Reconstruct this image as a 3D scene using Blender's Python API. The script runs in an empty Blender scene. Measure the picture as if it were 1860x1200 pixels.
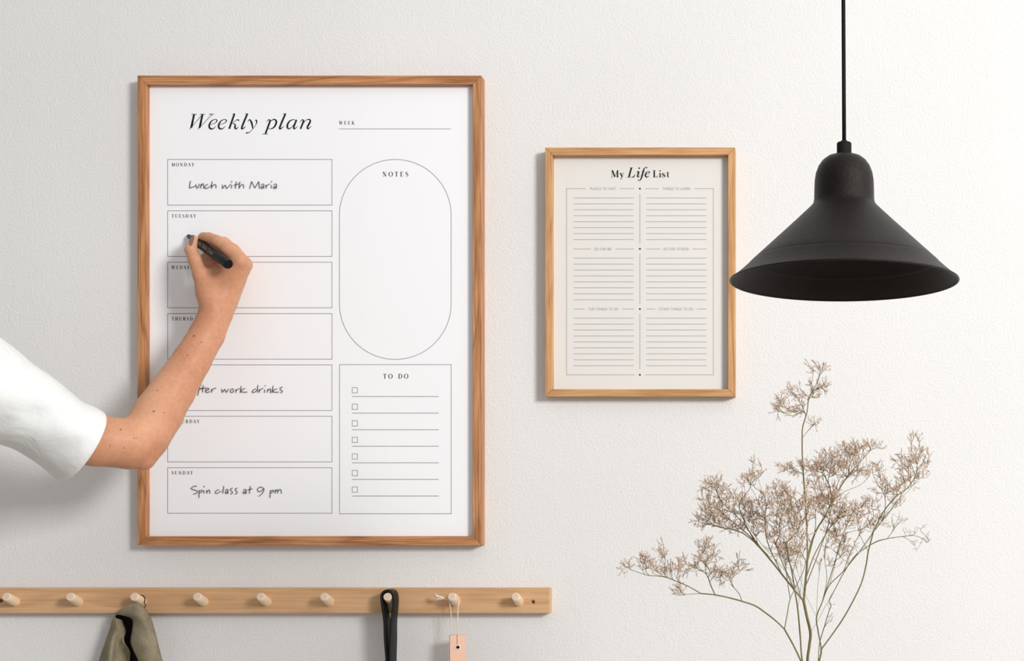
import bpy, bmesh, math, random
import numpy as np
from mathutils import Vector, Matrix

# ------------------------------------------------------------------ camera
F, D, CX, CY, CZ = 2400.0, 2.0, 1440.0, 944.0, 1.25     # focal px, camera-wall distance, optical axis in the picture
scn = bpy.context.scene
cam = bpy.data.cameras.new('camera'); camo = bpy.data.objects.new('camera', cam)
scn.collection.objects.link(camo); scn.camera = camo
camo.location = (0, -D, CZ); camo.rotation_euler = (math.pi/2, 0, 0)
cam.sensor_width = 36; cam.sensor_fit = 'HORIZONTAL'; cam.lens = F/1860*36
cam.shift_x = (930-CX)/1860; cam.shift_y = (CY-600)/1860
cam.clip_start = 0.05
# ------------------------------------------------------------------ world, light, exposure
w = bpy.data.worlds.new('world'); scn.world = w; w.use_nodes = True
bg = w.node_tree.nodes['Background']; bg.inputs[0].default_value = (0.95, 0.975, 1.0, 1); bg.inputs[1].default_value = 0.42
def area(name, loc, target, size, power, col):
    l = bpy.data.lights.new(name, 'AREA'); l.shape = 'RECTANGLE'; l.size, l.size_y = size; l.energy = power; l.color = col
    o = bpy.data.objects.new(name, l); scn.collection.objects.link(o); o.location = loc
    o.rotation_euler = (Vector(target)-Vector(loc)).to_track_quat('-Z', 'Y').to_euler(); return o
area('window_light', (2.6, -3.25, 2.5), (-0.3, 0, 1.4), (0.85, 0.85), 157, (1.0, 0.988, 0.98))
scn.view_settings.view_transform = 'Standard'; scn.view_settings.look = 'None'
scn.view_settings.exposure = 0.0; scn.view_settings.gamma = 1; scn.view_settings.use_curve_mapping = False
random.seed(4); RNG = np.random.default_rng(7)

def P(px, py, d):
    s = (D-d)/F
    return Vector(((px-CX)*s, -d, CZ+(CY-py)*s))
# ------------------------------------------------------------------ helpers
C = scn.collection
def link(o, parent=None):
    C.objects.link(o)
    if parent is not None: o.parent = parent
    return o
def tag(o, label=None, cat=None, group=None, kind=None):
    if label: o['label'] = label
    if cat: o['category'] = cat
    if group: o['group'] = group
    if kind: o['kind'] = kind
    return o
def empty(name, loc=(0, 0, 0)):
    o = bpy.data.objects.new(name, None); C.objects.link(o); o.location = loc; o.empty_display_size = .05
    return o
def mesh(name, vs, fs, mat, parent=None, smooth=False, loc=None):
    """vertices in world space; placed under the parent (whose matrix is a pure translation)"""
    off = Vector(parent['_w']) if parent is not None and '_w' in parent else Vector((0, 0, 0))
    m = bpy.data.meshes.new(name)
    base = Vector(loc) if loc is not None else off
    m.from_pydata([tuple(Vector(v)-base) for v in vs], [], fs); m.update()
    if smooth: m.polygons.foreach_set('use_smooth', [True]*len(m.polygons))
    m.materials.append(mat)
    o = bpy.data.objects.new(name, m); link(o, parent); o.location = base-off
    o['_w'] = tuple(base)
    return o
def thing(name, loc, label, cat, group=None):
    e = empty(name, loc); e['_w'] = tuple(loc); tag(e, label, cat, group); return e
def clean():
    for o in scn.objects:
        if '_w' in o: del o['_w']
def boxv(x0, x1, y0, y1, z0, z1):
    v = [(x, y, z) for x in (x0, x1) for y in (y0, y1) for z in (z0, z1)]
    f = [(0, 1, 3, 2), (4, 6, 7, 5), (0, 4, 5, 1), (2, 3, 7, 6), (0, 2, 6, 4), (1, 5, 7, 3)]
    return v, f
def bevel(o, wd, seg=2):
    b = o.modifiers.new('bevel', 'BEVEL'); b.width = wd; b.segments = seg; b.limit_method = 'ANGLE'; b.harden_normals = False
def catmull(pts, n=8, closed=False):
    pts = [np.array(p, float) for p in pts]
    if len(pts) == 2: return [pts[0]+(pts[1]-pts[0])*t for t in np.linspace(0, 1, 3)]
    out = []; m = len(pts)
    rng = range(m) if closed else range(m-1)
    for i in rng:
        p1, p2 = pts[i], pts[(i+1) % m]
        p0 = pts[i-1] if (i > 0 or closed) else 2*p1-p2
        p3 = pts[(i+2) % m] if (i+2 < m or closed) else 2*p2-p1
        for k in range(n):
            t = k/n
            out.append(.5*((2*p1)+(-p0+p2)*t+(2*p0-5*p1+4*p2-p3)*t*t+(-p0+3*p1-3*p2+p3)*t**3))
    if not closed: out.append(pts[-1])
    return out
def tube(vs, fs, pts, rads, n=8, cap=True):
    pts = [Vector(p) for p in pts]
    if not hasattr(rads, '__len__'): rads = [rads]*len(pts)
    b0 = len(vs); up = None
    for i, p in enumerate(pts):
        t = (pts[min(i+1, len(pts)-1)]-pts[max(i-1, 0)])
        t = t.normalized() if t.length > 1e-12 else Vector((0, 0, 1))
        if up is None: up = t.orthogonal().normalized()
        up = (up-t*up.dot(t)); up = up.normalized() if up.length > 1e-9 else t.orthogonal().normalized()
        s = t.cross(up)
        for k in range(n):
            a = 2*math.pi*k/n; vs.append(p+(up*math.cos(a)+s*math.sin(a))*rads[i])
    for i in range(len(pts)-1):
        for k in range(n):
            a = b0+i*n+k; b = b0+i*n+(k+1) % n
            fs.append((a, b, b+n, a+n))
    if cap:
        fs.append(tuple(b0+k for k in reversed(range(n)))); fs.append(tuple(b0+(len(pts)-1)*n+k for k in range(n)))
# ------------------------------------------------------------------ materials
def srgb(r, g, b):
    f = lambda c: (c/255/12.92) if c/255 <= .04045 else ((c/255+.055)/1.055)**2.4
    return (f(r), f(g), f(b), 1)
class NT:
    def __init__(s, name):
        s.m = bpy.data.materials.new(name); s.m.use_nodes = True; s.t = s.m.node_tree
        s.b = s.t.nodes['Principled BSDF']
    def n(s, typ, **kw):
        nd = s.t.nodes.new(typ)
        for k, v in kw.items(): setattr(nd, k, v)
        return nd
    def l(s, a, b): s.t.links.new(a, b)
    def coord(s, scale=(1, 1, 1)):
        tc = s.n('ShaderNodeTexCoord'); mp = s.n('ShaderNodeMapping'); mp.inputs['Scale'].default_value = scale
        s.l(tc.outputs['Object'], mp.inputs[0]); return mp.outputs[0]
    def noise(s, vec, scale, detail=3, rough=.5, dist=0):
        nn = s.n('ShaderNodeTexNoise'); nn.inputs['Scale'].default_value = scale; nn.inputs['Detail'].default_value = detail
        nn.inputs['Roughness'].default_value = rough; nn.inputs['Distortion'].default_value = dist
        s.l(vec, nn.inputs['Vector']); return nn.outputs['Fac']
    def ramp(s, fac, stops):
        r = s.n('ShaderNodeValToRGB'); e = r.color_ramp.elements
        while len(e) > len(stops): e.remove(e[-1])
        while len(e) < len(stops): e.new(.5)
        for q, (p, c) in zip(e, stops): q.position = p; q.color = c
        s.l(fac, r.inputs[0]); return r.outputs[0]
    def math(s, op, a, b=None):
        m = s.n('ShaderNodeMath', operation=op)
        for i, v in enumerate((a, b)):
            if v is None: continue
            if isinstance(v, (int, float)): m.inputs[i].default_value = v
            else: s.l(v, m.inputs[i])
        return m.outputs[0]
    def mix(s, fac, a, b, mode='MIX'):
        m = s.n('ShaderNodeMix', data_type='RGBA', blend_type=mode)
        for i, v in ((0, fac), (6, a), (7, b)):
            if isinstance(v, (int, float, tuple)): m.inputs[i].default_value = v
            else: s.l(v, m.inputs[i])
        return m.outputs[2]
    def bump(s, h, strength, dist):
        b = s.n('ShaderNodeBump'); b.inputs['Strength'].default_value = strength; b.inputs['Distance'].default_value = dist
        s.l(h, b.inputs['Height']); s.l(b.outputs[0], s.b.inputs['Normal'])
    def set(s, col=None, rough=.5, spec=.5, metal=0):
        if col is not None:
            if isinstance(col, tuple): s.b.inputs['Base Color'].default_value = col
            else: s.l(col, s.b.inputs['Base Color'])
        s.b.inputs['Roughness'].default_value = rough; s.b.inputs['Specular IOR Level'].default_value = spec
        s.b.inputs['Metallic'].default_value = metal; return s.m

def m_wall():
    t = NT('painted_plaster'); v = t.coord()
    big = t.noise(v, 2.2, 2); c = t.ramp(big, [(.3, srgb(229, 228, 226)), (.7, srgb(233, 232, 231))])
    f1 = t.noise(v, 300, 3, .55); f2 = t.noise(v, 70, 2, .5)
    t.bump(t.math('ADD', f1, t.math('MULTIPLY', f2, .5)), 1.0, .0008)
    return t.set(c, .75, .25)
def m_plain(name, col, rough=.6, spec=.4, bump=None, metal=0):
    t = NT(name); v = t.coord()
    if bump: t.bump(t.noise(v, bump[0], 3), 1, bump[1])
    return t.set(col, rough, spec, metal)
def m_oak(name, a, b, c, k=9.0, lines=1.0):
    t = NT(name)
    oi = t.n('ShaderNodeObjectInfo'); tc = t.n('ShaderNodeTexCoord')
    off = t.n('ShaderNodeVectorMath', operation='SCALE'); off.inputs[0].default_value = (13.7, 9.1, 5.3); t.l(oi.outputs['Random'], off.inputs['Scale'])
    ad = t.n('ShaderNodeVectorMath', operation='ADD'); t.l(tc.outputs['Object'], ad.inputs[0]); t.l(off.outputs[0], ad.inputs[1])
    def mp(sc):
        m = t.n('ShaderNodeMapping'); m.inputs['Scale'].default_value = sc; t.l(ad.outputs[0], m.inputs[0]); return m.outputs[0]
    figure = t.noise(mp((2.2, 22, 22)), 1.0, 2, .45, .3)
    ring = t.math('FRACT', t.math('MULTIPLY', figure, k))
    ringc = t.ramp(ring, [(0, b), (.28, a), (.8, a), (.97, b), (1, b)])
    fib = t.noise(mp((11, 420, 420)), 1.0, 4, .65)
    fibc = t.ramp(fib, [(.34, c), (.6, (1, 1, 1, 1))])
    soft = t.noise(mp((6, 60, 60)), 1.0, 2, .5)
    col = t.mix(t.math('MULTIPLY', soft, .8), ringc, a)
    col = t.mix(lines, col, fibc, 'MULTIPLY')
    t.bump(fib, .5, .0004)
    return t.set(col, .5, .35)
M_wall = m_wall()
M_ceil = m_plain('ceiling_paint', srgb(235, 234, 232), .8, .2, (90, .0004))
M_floor = m_oak('floor_oak', srgb(178, 170, 160), srgb(150, 142, 132), srgb(200, 190, 180))
M_oak = m_oak('frame_oak', srgb(205, 148, 101), srgb(158, 104, 66), srgb(190, 166, 148), 9, .9)
M_oak2 = m_oak('light_frame_oak', srgb(215, 168, 118), srgb(188, 138, 90), srgb(208, 190, 172), 7, .85)
M_beech = m_oak('rail_beech', srgb(217, 176, 134), srgb(200, 155, 112), srgb(230, 221, 212), 6, .6)
M_peg = m_plain('pale_peg_wood', srgb(240, 214, 180), .5, .4, (160, .0002))
M_pegend = m_plain('peg_end_grain', srgb(218, 198, 182), .65, .3, (600, .0004))
M_paper = m_plain('white_paper', srgb(250, 250, 252), .6, .3)
M_cream = m_plain('warm_grey_paper', srgb(229, 226, 221), .65, .3)
M_ink = m_plain('black_ink', srgb(22, 22, 24), .6, .3)
M_greyink = m_plain('grey_ink', srgb(135, 135, 139), .6, .3)
M_lightink = m_plain('pale_grey_ink', srgb(166, 163, 160), .6, .3)
M_penink = m_plain('charcoal_marker_ink', srgb(52, 52, 56), .5, .3)
M_board = m_plain('backing_fibreboard', srgb(120, 95, 70), .8, .2)
def m_glaze():
    t = NT('clear_glazing'); t.t.nodes.remove(t.b)
    out = [n for n in t.t.nodes if n.type == 'OUTPUT_MATERIAL'][0]
    tr = t.n('ShaderNodeBsdfTransparent'); gl = t.n('ShaderNodeBsdfGlossy'); gl.inputs['Roughness'].default_value = .08
    fr = t.n('ShaderNodeFresnel'); fr.inputs[0].default_value = 1.25
    mx = t.n('ShaderNodeMixShader'); ge = t.n('ShaderNodeNewGeometry'); t.l(t.math('MULTIPLY', fr.outputs[0], t.math('SUBTRACT', 1, ge.outputs['Backfacing'])), mx.inputs[0]); t.l(tr.outputs[0], mx.inputs[1]); t.l(gl.outputs[0], mx.inputs[2])
    t.l(mx.outputs[0], out.inputs[0]); return t.m
M_glaze = m_glaze()
# ------------------------------------------------------------------ the setting
v, f = boxv(-3.2, 2.6, 0, .12, 0, 3.5); tag(mesh('wall_back', v, f, M_wall), kind='structure')
v, f = boxv(-3.2, 2.6, -3.6, 0, -.1, 0); tag(mesh('floor', v, f, M_floor), kind='structure')
v, f = boxv(-3.2, 2.6, -3.6, 0, 3.5, 3.6); tag(mesh('ceiling', v, f, M_ceil), kind='structure')
# ------------------------------------------------------------------ stroke lettering
class Ink:
    def __init__(s, fn): s.v = []; s.f = []; s.fn = fn          # fn: (px, py) -> world point
    def stroke(s, pts, wd, n=6, smooth=True, closed=False):
        pts = [tuple(p) for p in pts]
        if not hasattr(wd, '__len__'): wd = [wd]*len(pts)
        c = [(p[0], p[1], q) for p, q in zip(pts, wd)]
        c = catmull(c, n, closed) if (smooth and len(c) > 2) else [np.array(p, float) for p in c]
        m = len(c); b0 = len(s.v)
        for i, p in enumerate(c):
            a = c[(i-1) % m] if closed else c[max(i-1, 0)]; b = c[(i+1) % m] if closed else c[min(i+1, m-1)]
            t = b[:2]-a[:2]; L = math.hypot(*t) or 1; nx, ny = -t[1]/L, t[0]/L; h = max(p[2], .05)/2
            s.v += [s.fn(p[0]+nx*h, p[1]+ny*h), s.fn(p[0]-nx*h, p[1]-ny*h)]
        for i in range(m if closed else m-1):
            a = b0+2*i; b = b0+2*((i+1) % m); s.f.append((a, a+1, b+1, b))
    def line(s, x0, y0, x1, y1, wd=1.0):
        s.stroke([(x0, y0), (x1, y1)], wd, smooth=False)
    def rect(s, x0, y0, x1, y1, wd=1.0):
        h = wd/2
        s.line(x0-h, y0, x1+h, y0, wd); s.line(x0-h, y1, x1+h, y1, wd); s.line(x0, y0, x0, y1, wd); s.line(x1, y0, x1, y1, wd)
    def dot(s, x, y, r, n=14):
        b = len(s.v); s.v += [s.fn(x+r*math.cos(2*math.pi*k/n), y-r*math.sin(2*math.pi*k/n)) for k in range(n)]
        s.f.append(tuple(b+k for k in range(n)))
    def obj(s, name, mat, parent): return mesh(name, s.v, s.f, mat, parent)
T_, t_ = .19, .055
def arc(cx, cy, rx, ry, a0, a1, n=14):
    return [(cx+rx*math.cos(math.radians(a)), cy+ry*math.sin(math.radians(a))) for a in np.linspace(a0, a1, n)]
def St(x): return [('T', [(x, 0), (x, 1)]), ('s', [(x-.15, 0), (x+.15, 0)]), ('s', [(x-.15, 1), (x+.15, 1)])]
CAPS = {
 'A': (.82, [('t', [(.08, 0), (.39, 1)]), ('T', [(.41, 1), (.74, 0)]), ('t', [(.2, .32), (.62, .32)]), ('s', [(-.02, 0), (.2, 0)]), ('s', [(.58, 0), (.86, 0)])]),
 'C': (.8, [('v', arc(.45, .5, .38, .5, 50, 310))]),
 'D': (.86, St(.18)+[('t', [(.18, 1), (.4, 1)]), ('t', [(.18, 0), (.4, 0)]), ('v', arc(.4, .5, .36, .5, 90, -90))]),
 'E': (.72, St(.18)+[('t', [(.18, 1), (.6, 1)]), ('t', [(.18, 0), (.64, 0)]), ('t', [(.18, .52), (.5, .52)]), ('s', [(.6, 1), (.6, .76)]), ('s', [(.64, 0), (.64, .26)])]),
 'F': (.68, St(.18)+[('t', [(.18, 1), (.6, 1)]), ('t', [(.18, .52), (.48, .52)]), ('s', [(.6, 1), (.6, .76)])]),
 'G': (.86, [('v', arc(.45, .5, .38, .5, 50, 330)), ('t', [(.5, .42), (.78, .42)]), ('T', [(.76, .42), (.76, .12)])]),
 'H': (.86, St(.18)+St(.68)+[('t', [(.18, .5), (.68, .5)])]),
 'I': (.38, St(.19)),
 'K': (.84, St(.18)+[('t', [(.18, .38), (.66, 1)]), ('T', [(.36, .56), (.7, 0)]), ('s', [(.54, 1), (.78, 1)]), ('s', [(.56, 0), (.84, 0)])]),
 'L': (.68, St(.18)+[('t', [(.18, 0), (.62, 0)]), ('s', [(.62, 0), (.62, .3)])]),
 'M': (1.0, [('t', [(.14, 0), (.14, 1)]), ('T', [(.18, 1), (.48, 0)]), ('t', [(.48, 0), (.8, 1)]), ('T', [(.84, 1), (.84, 0)]), ('s', [(.02, 0), (.26, 0)]), ('s', [(.7, 0), (.98, 0)]), ('s', [(.02, 1), (.2, 1)]), ('s', [(.8, 1), (.98, 1)])]),
 'N': (.88, [('t', [(.15, 0), (.15, 1)]), ('T', [(.17, 1), (.7, 0)]), ('t', [(.72, 0), (.72, 1)]), ('s', [(.03, 0), (.27, 0)]), ('s', [(.02, 1), (.2, 1)]), ('s', [(.6, 1), (.84, 1)])]),
 'O': (.9, [('vc', arc(.45, .5, .38, .5, 0, 345, 24))]),
 'P': (.72, St(.18)+[('t', [(.18, 1), (.38, 1)]), ('t', [(.18, .45), (.38, .45)]), ('v', arc(.38, .725, .25, .275, 90, -90))]),
 'R': (.8, St(.18)+[('t', [(.18, 1), (.38, 1)]), ('t', [(.18, .5), (.38, .5)]), ('v', arc(.38, .75, .24, .25, 90, -90)), ('T', [(.42, .5), (.66, 0)]), ('s', [(.6, 0), (.8, 0)])]),
 'S': (.66, [([.06, .06, .06, .15, .2, .19, .15, .06, .06, .06], [(.56, .74), (.48, .94), (.3, 1.0), (.1, .8), (.2, .6), (.42, .45), (.56, .24), (.34, 0), (.14, .06), (.07, .28)])]),
 'T': (.74, St(.36)[:2]+[('t', [(.04, 1), (.68, 1)]), ('s', [(.04, 1), (.04, .74)]), ('s', [(.68, 1), (.68, .74)])]),
 'U': (.84, [([.19, .19, .15, .06, .055, .055, .055], [(.18, 1), (.18, .35), (.24, .08), (.42, 0), (.62, .08), (.68, .35), (.68, 1)]), ('s', [(.03, 1), (.33, 1)]), ('s', [(.56, 1), (.8, 1)])]),
 'V': (.8, [('T', [(.06, 1), (.4, 0)]), ('t', [(.4, 0), (.72, 1)])]),
 'W': (1.12, [('T', [(.1, 1), (.34, 0)]), ('t', [(.34, 0), (.54, 1)]), ('T', [(.54, 1), (.78, 0)]), ('t', [(.78, 0), (1.0, 1)]), ('s', [(-.03, 1), (.24, 1)]), ('s', [(.4, 1), (.68, 1)]), ('s', [(.88, 1), (1.1, 1)])]),
 'Y': (.8, [('T', [(.12, 1), (.4, .45)]), ('t', [(.68, 1), (.42, .45)]), ('T', [(.4, .45), (.4, 0)]), ('s', [(-.02, 1), (.28, 1)]), ('s', [(.56, 1), (.8, 1)]), ('s', [(.25, 0), (.55, 0)])]),
 ' ': (.45, []),
 'l': (.3, [('T', [(.14, 0), (.14, 1.05)])]), 'i': (.28, [('T', [(.13, 0), (.13, .6)]), ('T', [(.13, .8), (.13, .95)])]),
 'a': (.6, [('vc', arc(.26, .3, .2, .3, 0, 330, 12)), ('T', [(.47, .6), (.47, 0)])]),
 'n': (.6, [('T', [(.12, 0), (.12, .6)]), ('v', [(.12, .45), (.28, .6), (.44, .45), (.44, 0)])]),
 'r': (.42, [('T', [(.12, 0), (.12, .6)]), ('v', [(.12, .42), (.22, .58), (.36, .58)])]),
 't': (.42, [('T', [(.17, .9), (.17, .1), (.32, 0)]), ('t', [(.03, .6), (.34, .6)])]),
 'e': (.56, [('v', [(.08, .32), (.46, .34), (.4, .56), (.22, .6), (.08, .3), (.22, 0), (.45, .1)])]),
}
def word(ink, s, x0, x1, ybase, h, sans=None):
    """letters of cap height h px spread from x0 to x1"""
    adv = [CAPS[c][0] for c in s]
    sp = ((x1-x0)/h-sum(adv))/max(1, len(s)-1)
    x = x0
    for c, a in zip(s, adv):
        for mode, pts in CAPS[c][1]:
            if mode == 's' and sans: continue
            q = [(x+p[0]*h, ybase-p[1]*h) for p in pts]
            if sans: ink.stroke(q, sans, 2, closed=(mode == 'vc')); continue
            if isinstance(mode, list): ink.stroke(q, [u*h for u in mode], 3); continue
            if mode in ('v', 'vc'):
                m = len(pts); wd = []
                for i in range(m):
                    A = pts[(i-1) % m] if mode == 'vc' else pts[max(i-1, 0)]; B = pts[(i+1) % m] if mode == 'vc' else pts[min(i+1, m-1)]
                    L = math.hypot(B[0]-A[0], B[1]-A[1]) or 1
                    wd.append((t_+(T_-t_)*abs((B[1]-A[1])/L)**2)*h)
                ink.stroke(q, wd, 2, closed=(mode == 'vc'))
            else: ink.stroke(q, (T_ if mode == 'T' else t_)*h, 2)
        x += (a+sp)*h
# ------------------------------------------------------------------ framed posters
def framed(name, label, out, inn, front, paper_d, oak, paper, cat='poster'):
    x0, y0, x1, y1 = out; a0, b0, a1, b1 = inn
    base = P((x0+x1)/2, y1, 0); root = thing(name, base, label, cat)
    O = [P(x, y, front) for x, y in ((x0, y0), (x1, y0), (x1, y1), (x0, y1))]
    I = [P(x, y, front) for x, y in ((a0, b0), (a1, b0), (a1, b1), (a0, b1))]
    for k in range(4):
        j = (k+1) % 4
        A, B, Bi, Ai = O[k], O[j], I[j], I[k]
        ux = (B-A).normalized(); uz = Vector((0, -1, 0)).cross(ux)     # local X along the rail
        R = Matrix((ux, Vector((0, 1, 0)), ux.cross(Vector((0, 1, 0))))).transposed()
        R4 = R.to_4x4(); mid = (A+B)/2; mid.y = -front/2
        g = .00012; pts = []
        for dpt in (-front, -.0006):
            for p, sx in ((A, 1), (B, -1), (Bi, -1), (Ai, 1)):
                q = Vector(p)+ux*g*sx; q.y = dpt; pts.append(R.transposed() @ (q-mid))
        fs = [(0, 1, 2, 3), (7, 6, 5, 4), (0, 4, 5, 1), (1, 5, 6, 2), (2, 6, 7, 3), (3, 7, 4, 0)]
        m = bpy.data.meshes.new('frame_rail'); m.from_pydata([tuple(p) for p in pts], [], fs)
        bm = bmesh.new(); bm.from_mesh(m); bmesh.ops.recalc_face_normals(bm, faces=bm.faces); bm.to_mesh(m); bm.free()
        m.materials.append(oak)
        o = bpy.data.objects.new('frame_rail', m); link(o, root)
        o.matrix_local = Matrix.Translation(mid-base) @ R4
        bevel(o, .0006)
    lip = .0
    v, f = boxv(I[0].x+lip, I[1].x-lip, -paper_d, -paper_d+.0008, I[3].z, I[0].z)
    sheet = mesh('poster_sheet', v, f, paper, root)
    v, f = boxv(I[0].x+.0004, I[1].x-.0004, -paper_d+.001, -.002, I[3].z+.0004, I[0].z-.0004); mesh('backing_board', v, f, M_board, root)
    v, f = boxv(I[0].x, I[1].x, -paper_d-.0014, -paper_d-.0004, I[3].z, I[0].z); mesh('glazing', v, f, M_glaze, root)
    return root, sheet
PD = .0115
plan, sheet = framed('framed_poster', 'large oak-framed white weekly plan poster with handwritten entries', (249.5, 137, 874.5, 990), (265.5, 153, 858.5, 973.5), .022, PD, M_oak, M_paper)
on = lambda x, y: P(x, y, PD+.00015)
L = Ink(on)
for k in range(7):
    y = 289.5+93.25*k; L.rect(304.6, y, 603, y+82.8)
L.line(615.5, 234, 819, 234)
L.stroke(arc(718, 0, 101.5, 0, 0, 0, 1) and [(718+101.5*math.cos(a), 391-101.5*math.sin(a)) for a in np.linspace(0, math.pi, 40)]+[(718-101.5*math.cos(a), 551+101.5*math.sin(a)) for a in np.linspace(0, math.pi, 40)], 1.0, smooth=False, closed=True)
L.rect(616.8, 662, 819.6, 932.6)
for k in range(7):
    y = 703.6+30.08*k; L.rect(639.8, y, 649.2, y+9.6, .95); L.line(639.6, y+16.3, 797, y+16.3, 1.05)
L.obj('printed_lines', M_greyink, sheet)
for k, (s, x1) in enumerate((('MONDAY', 353), ('TUESDAY', 356), ('WEDNESDAY', 371), ('THURSDAY', 364), ('FRIDAY', 350), ('SATURDAY', 362.5), ('SUNDAY', 350.5))):
    K = Ink(on); word(K, s, 311.6, x1, 301.8+93.25*k, 6.0); K.obj('printed_text', M_ink, sheet)
for s, x0, x1, y, hh in (('WEEK', 615.8, 644, 226, 6.0), ('NOTES', 695, 742, 320.3, 8.4), ('TO DO', 696, 741.5, 687.2, 8.4)):
    K = Ink(on); word(K, s, x0, x1, y, hh); K.obj('printed_text', M_ink, sheet)
def traced(ink, ox, oy, sc, strokes, n=6):
    for pts, wd in strokes:
        wd = [q/sc for q in wd] if hasattr(wd, '__len__') else wd/sc
        ink.stroke([(ox+x/sc, oy+y/sc) for x, y in pts], wd, n)
W = Ink(on)
EE = [(388, 268), (450, 250), (478, 215), (450, 199), (400, 225), (372, 280), (385, 322), (425, 324), (463, 292)]; EW = [6, 8, 15, 9, 16, 25, 24, 13, 5]
traced(W, 330, 190, 7.44, [
 ([(168, 130), (130, 310)], 27), ([(108, 332), (272, 142)], 7), ([(282, 130), (242, 312)], 27), ([(220, 332), (408, 134)], 7),
 ([(150, 220), (118, 322)], [24, 10]), ([(262, 220), (231, 322)], [24, 10]),
 ([(130, 129), (207, 129)], 7), ([(243, 129), (318, 129)], 7), ([(365, 129), (438, 129)], 7), ([(385, 131), (408, 131), (398, 146)], [5, 14, 6]),
 (EE, EW), ([(x+127, y) for x, y in EE], EW),
 ([(712, 127), (642, 327)], 25), ([(685, 126), (722, 122)], [6, 12]), ([(668, 262), (705, 236), (745, 205), (772, 208)], [6, 6, 10, 18]), ([(768, 205), (772, 218)], 20),
 ([(690, 254), (722, 268), (720, 310), (738, 327), (770, 296)], [6, 18, 24, 15, 5]),
 ([(886, 127), (815, 300), (823, 325), (867, 292)], [25, 25, 18, 5]), ([(856, 126), (896, 122)], [6, 12]),
 ([(893, 226), (920, 203), (945, 245), (963, 325)], [6, 15, 25, 16]), ([(1000, 204), (1014, 230), (1000, 275), (960, 330), (910, 376), (868, 382)], [22, 18, 8, 6, 10, 20]),
 ([(1142, 236), (1175, 204), (1195, 210)], [5, 12, 18]), ([(1200, 208), (1132, 392)], 24), ([(1092, 396), (1166, 396)], 8),
 ([(1168, 285), (1205, 222), (1252, 199), (1280, 232), (1252, 300), (1200, 328), (1164, 312)], [5, 8, 17, 26, 21, 10, 5]),
 ([(1400, 127), (1328, 300), (1336, 325), (1384, 290)], [25, 25, 18, 5]), ([(1368, 126), (1410, 122)], [6, 12]),
 ([(1545, 222), (1512, 200), (1452, 230), (1426, 290), (1446, 326), (1492, 298), (1538, 232)], [6, 9, 20, 26, 17, 7, 6]),
 ([(1553, 203), (1515, 300), (1526, 326), (1567, 290)], [22, 24, 16, 5]),
 ([(1596, 236), (1628, 204), (1648, 212)], [5, 12, 18]), ([(1652, 208), (1606, 328)], 23),
 ([(1625, 285), (1675, 215), (1722, 199), (1737, 228), (1700, 300), (1709, 326), (1752, 290)], [5, 7, 16, 24, 24, 16, 5])])
W.obj('printed_title', M_ink, sheet)
H = Ink(lambda x, y: P(x, y, PD+.0015))
hand1 = [[(150, 170), (137, 235), (134, 292)], [(134, 292), (185, 275), (236, 256)], [(240, 225), (250, 275), (270, 292), (290, 255), (300, 218)], [(330, 222), (318, 298)], [(322, 268), (345, 228), (364, 218), (372, 255), (375, 302)],
 [(447, 232), (418, 234), (394, 272), (408, 298), (455, 282), (505, 240)], [(515, 180), (508, 240), (505, 300)], [(505, 280), (545, 236), (573, 236), (582, 262), (580, 294)],
 [(685, 232), (690, 262), (693, 297), (735, 240)], [(735, 240), (752, 270), (765, 297), (832, 222)], [(846, 238), (844, 297)], [(852, 170), (838, 196)], [(926, 178), (912, 240), (910, 300)], [(880, 246), (970, 218)],
 [(986, 180), (975, 240), (970, 302)], [(974, 282), (1012, 236), (1040, 234), (1048, 262), (1045, 294)], [(1148, 302), (1182, 178)], [(1182, 178), (1237, 290)], [(1237, 290), (1303, 180)], [(1303, 180), (1316, 302)],
 [(1340, 244), (1372, 222), (1392, 245), (1380, 285), (1350, 298), (1342, 275), (1365, 262), (1392, 292)], [(1425, 232), (1428, 298)], [(1428, 270), (1455, 238), (1492, 222)], [(1516, 238), (1515, 297)], [(1526, 170), (1512, 196)],
 [(1552, 242), (1582, 220), (1606, 242), (1596, 285), (1562, 298), (1552, 276), (1575, 263), (1604, 294)]]
hand2 = [[(30, 310), (85, 175)], [(85, 175), (120, 305)], [(45, 260), (115, 255)], [(242, 176), (218, 192), (203, 250), (178, 355)], [(175, 258), (240, 228)], [(276, 178), (264, 240), (262, 300)], [(225, 242), (330, 222)],
 [(312, 272), (365, 252), (358, 228), (325, 245), (310, 280), (335, 303), (388, 284)], [(413, 240), (415, 302)], [(418, 272), (448, 240), (492, 226)],
 [(580, 240), (596, 302)], [(596, 302), (635, 244)], [(635, 244), (662, 302)], [(662, 302), (706, 238)], [(762, 236), (735, 262), (738, 297), (772, 297), (787, 262), (762, 236)], [(828, 248), (822, 306)], [(824, 282), (850, 250), (886, 236)],
 [(914, 192), (905, 250), (900, 312)], [(982, 232), (905, 268), (950, 296), (1018, 294)], [(1165, 238), (1115, 262), (1098, 292), (1135, 300), (1185, 258)], [(1196, 178), (1190, 240), (1190, 302)], [(1222, 245), (1218, 302)], [(1220, 278), (1248, 246), (1288, 230)],
 [(1312, 250), (1307, 306)], [(1322, 178), (1310, 198)], [(1366, 244), (1352, 302)], [(1358, 275), (1388, 242), (1408, 252), (1406, 310)], [(1456, 188), (1442, 250), (1434, 312)], [(1522, 238), (1440, 272), (1490, 298), (1552, 294)], [(1614, 210), (1572, 226), (1578, 254), (1612, 286), (1575, 312)]]
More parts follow.
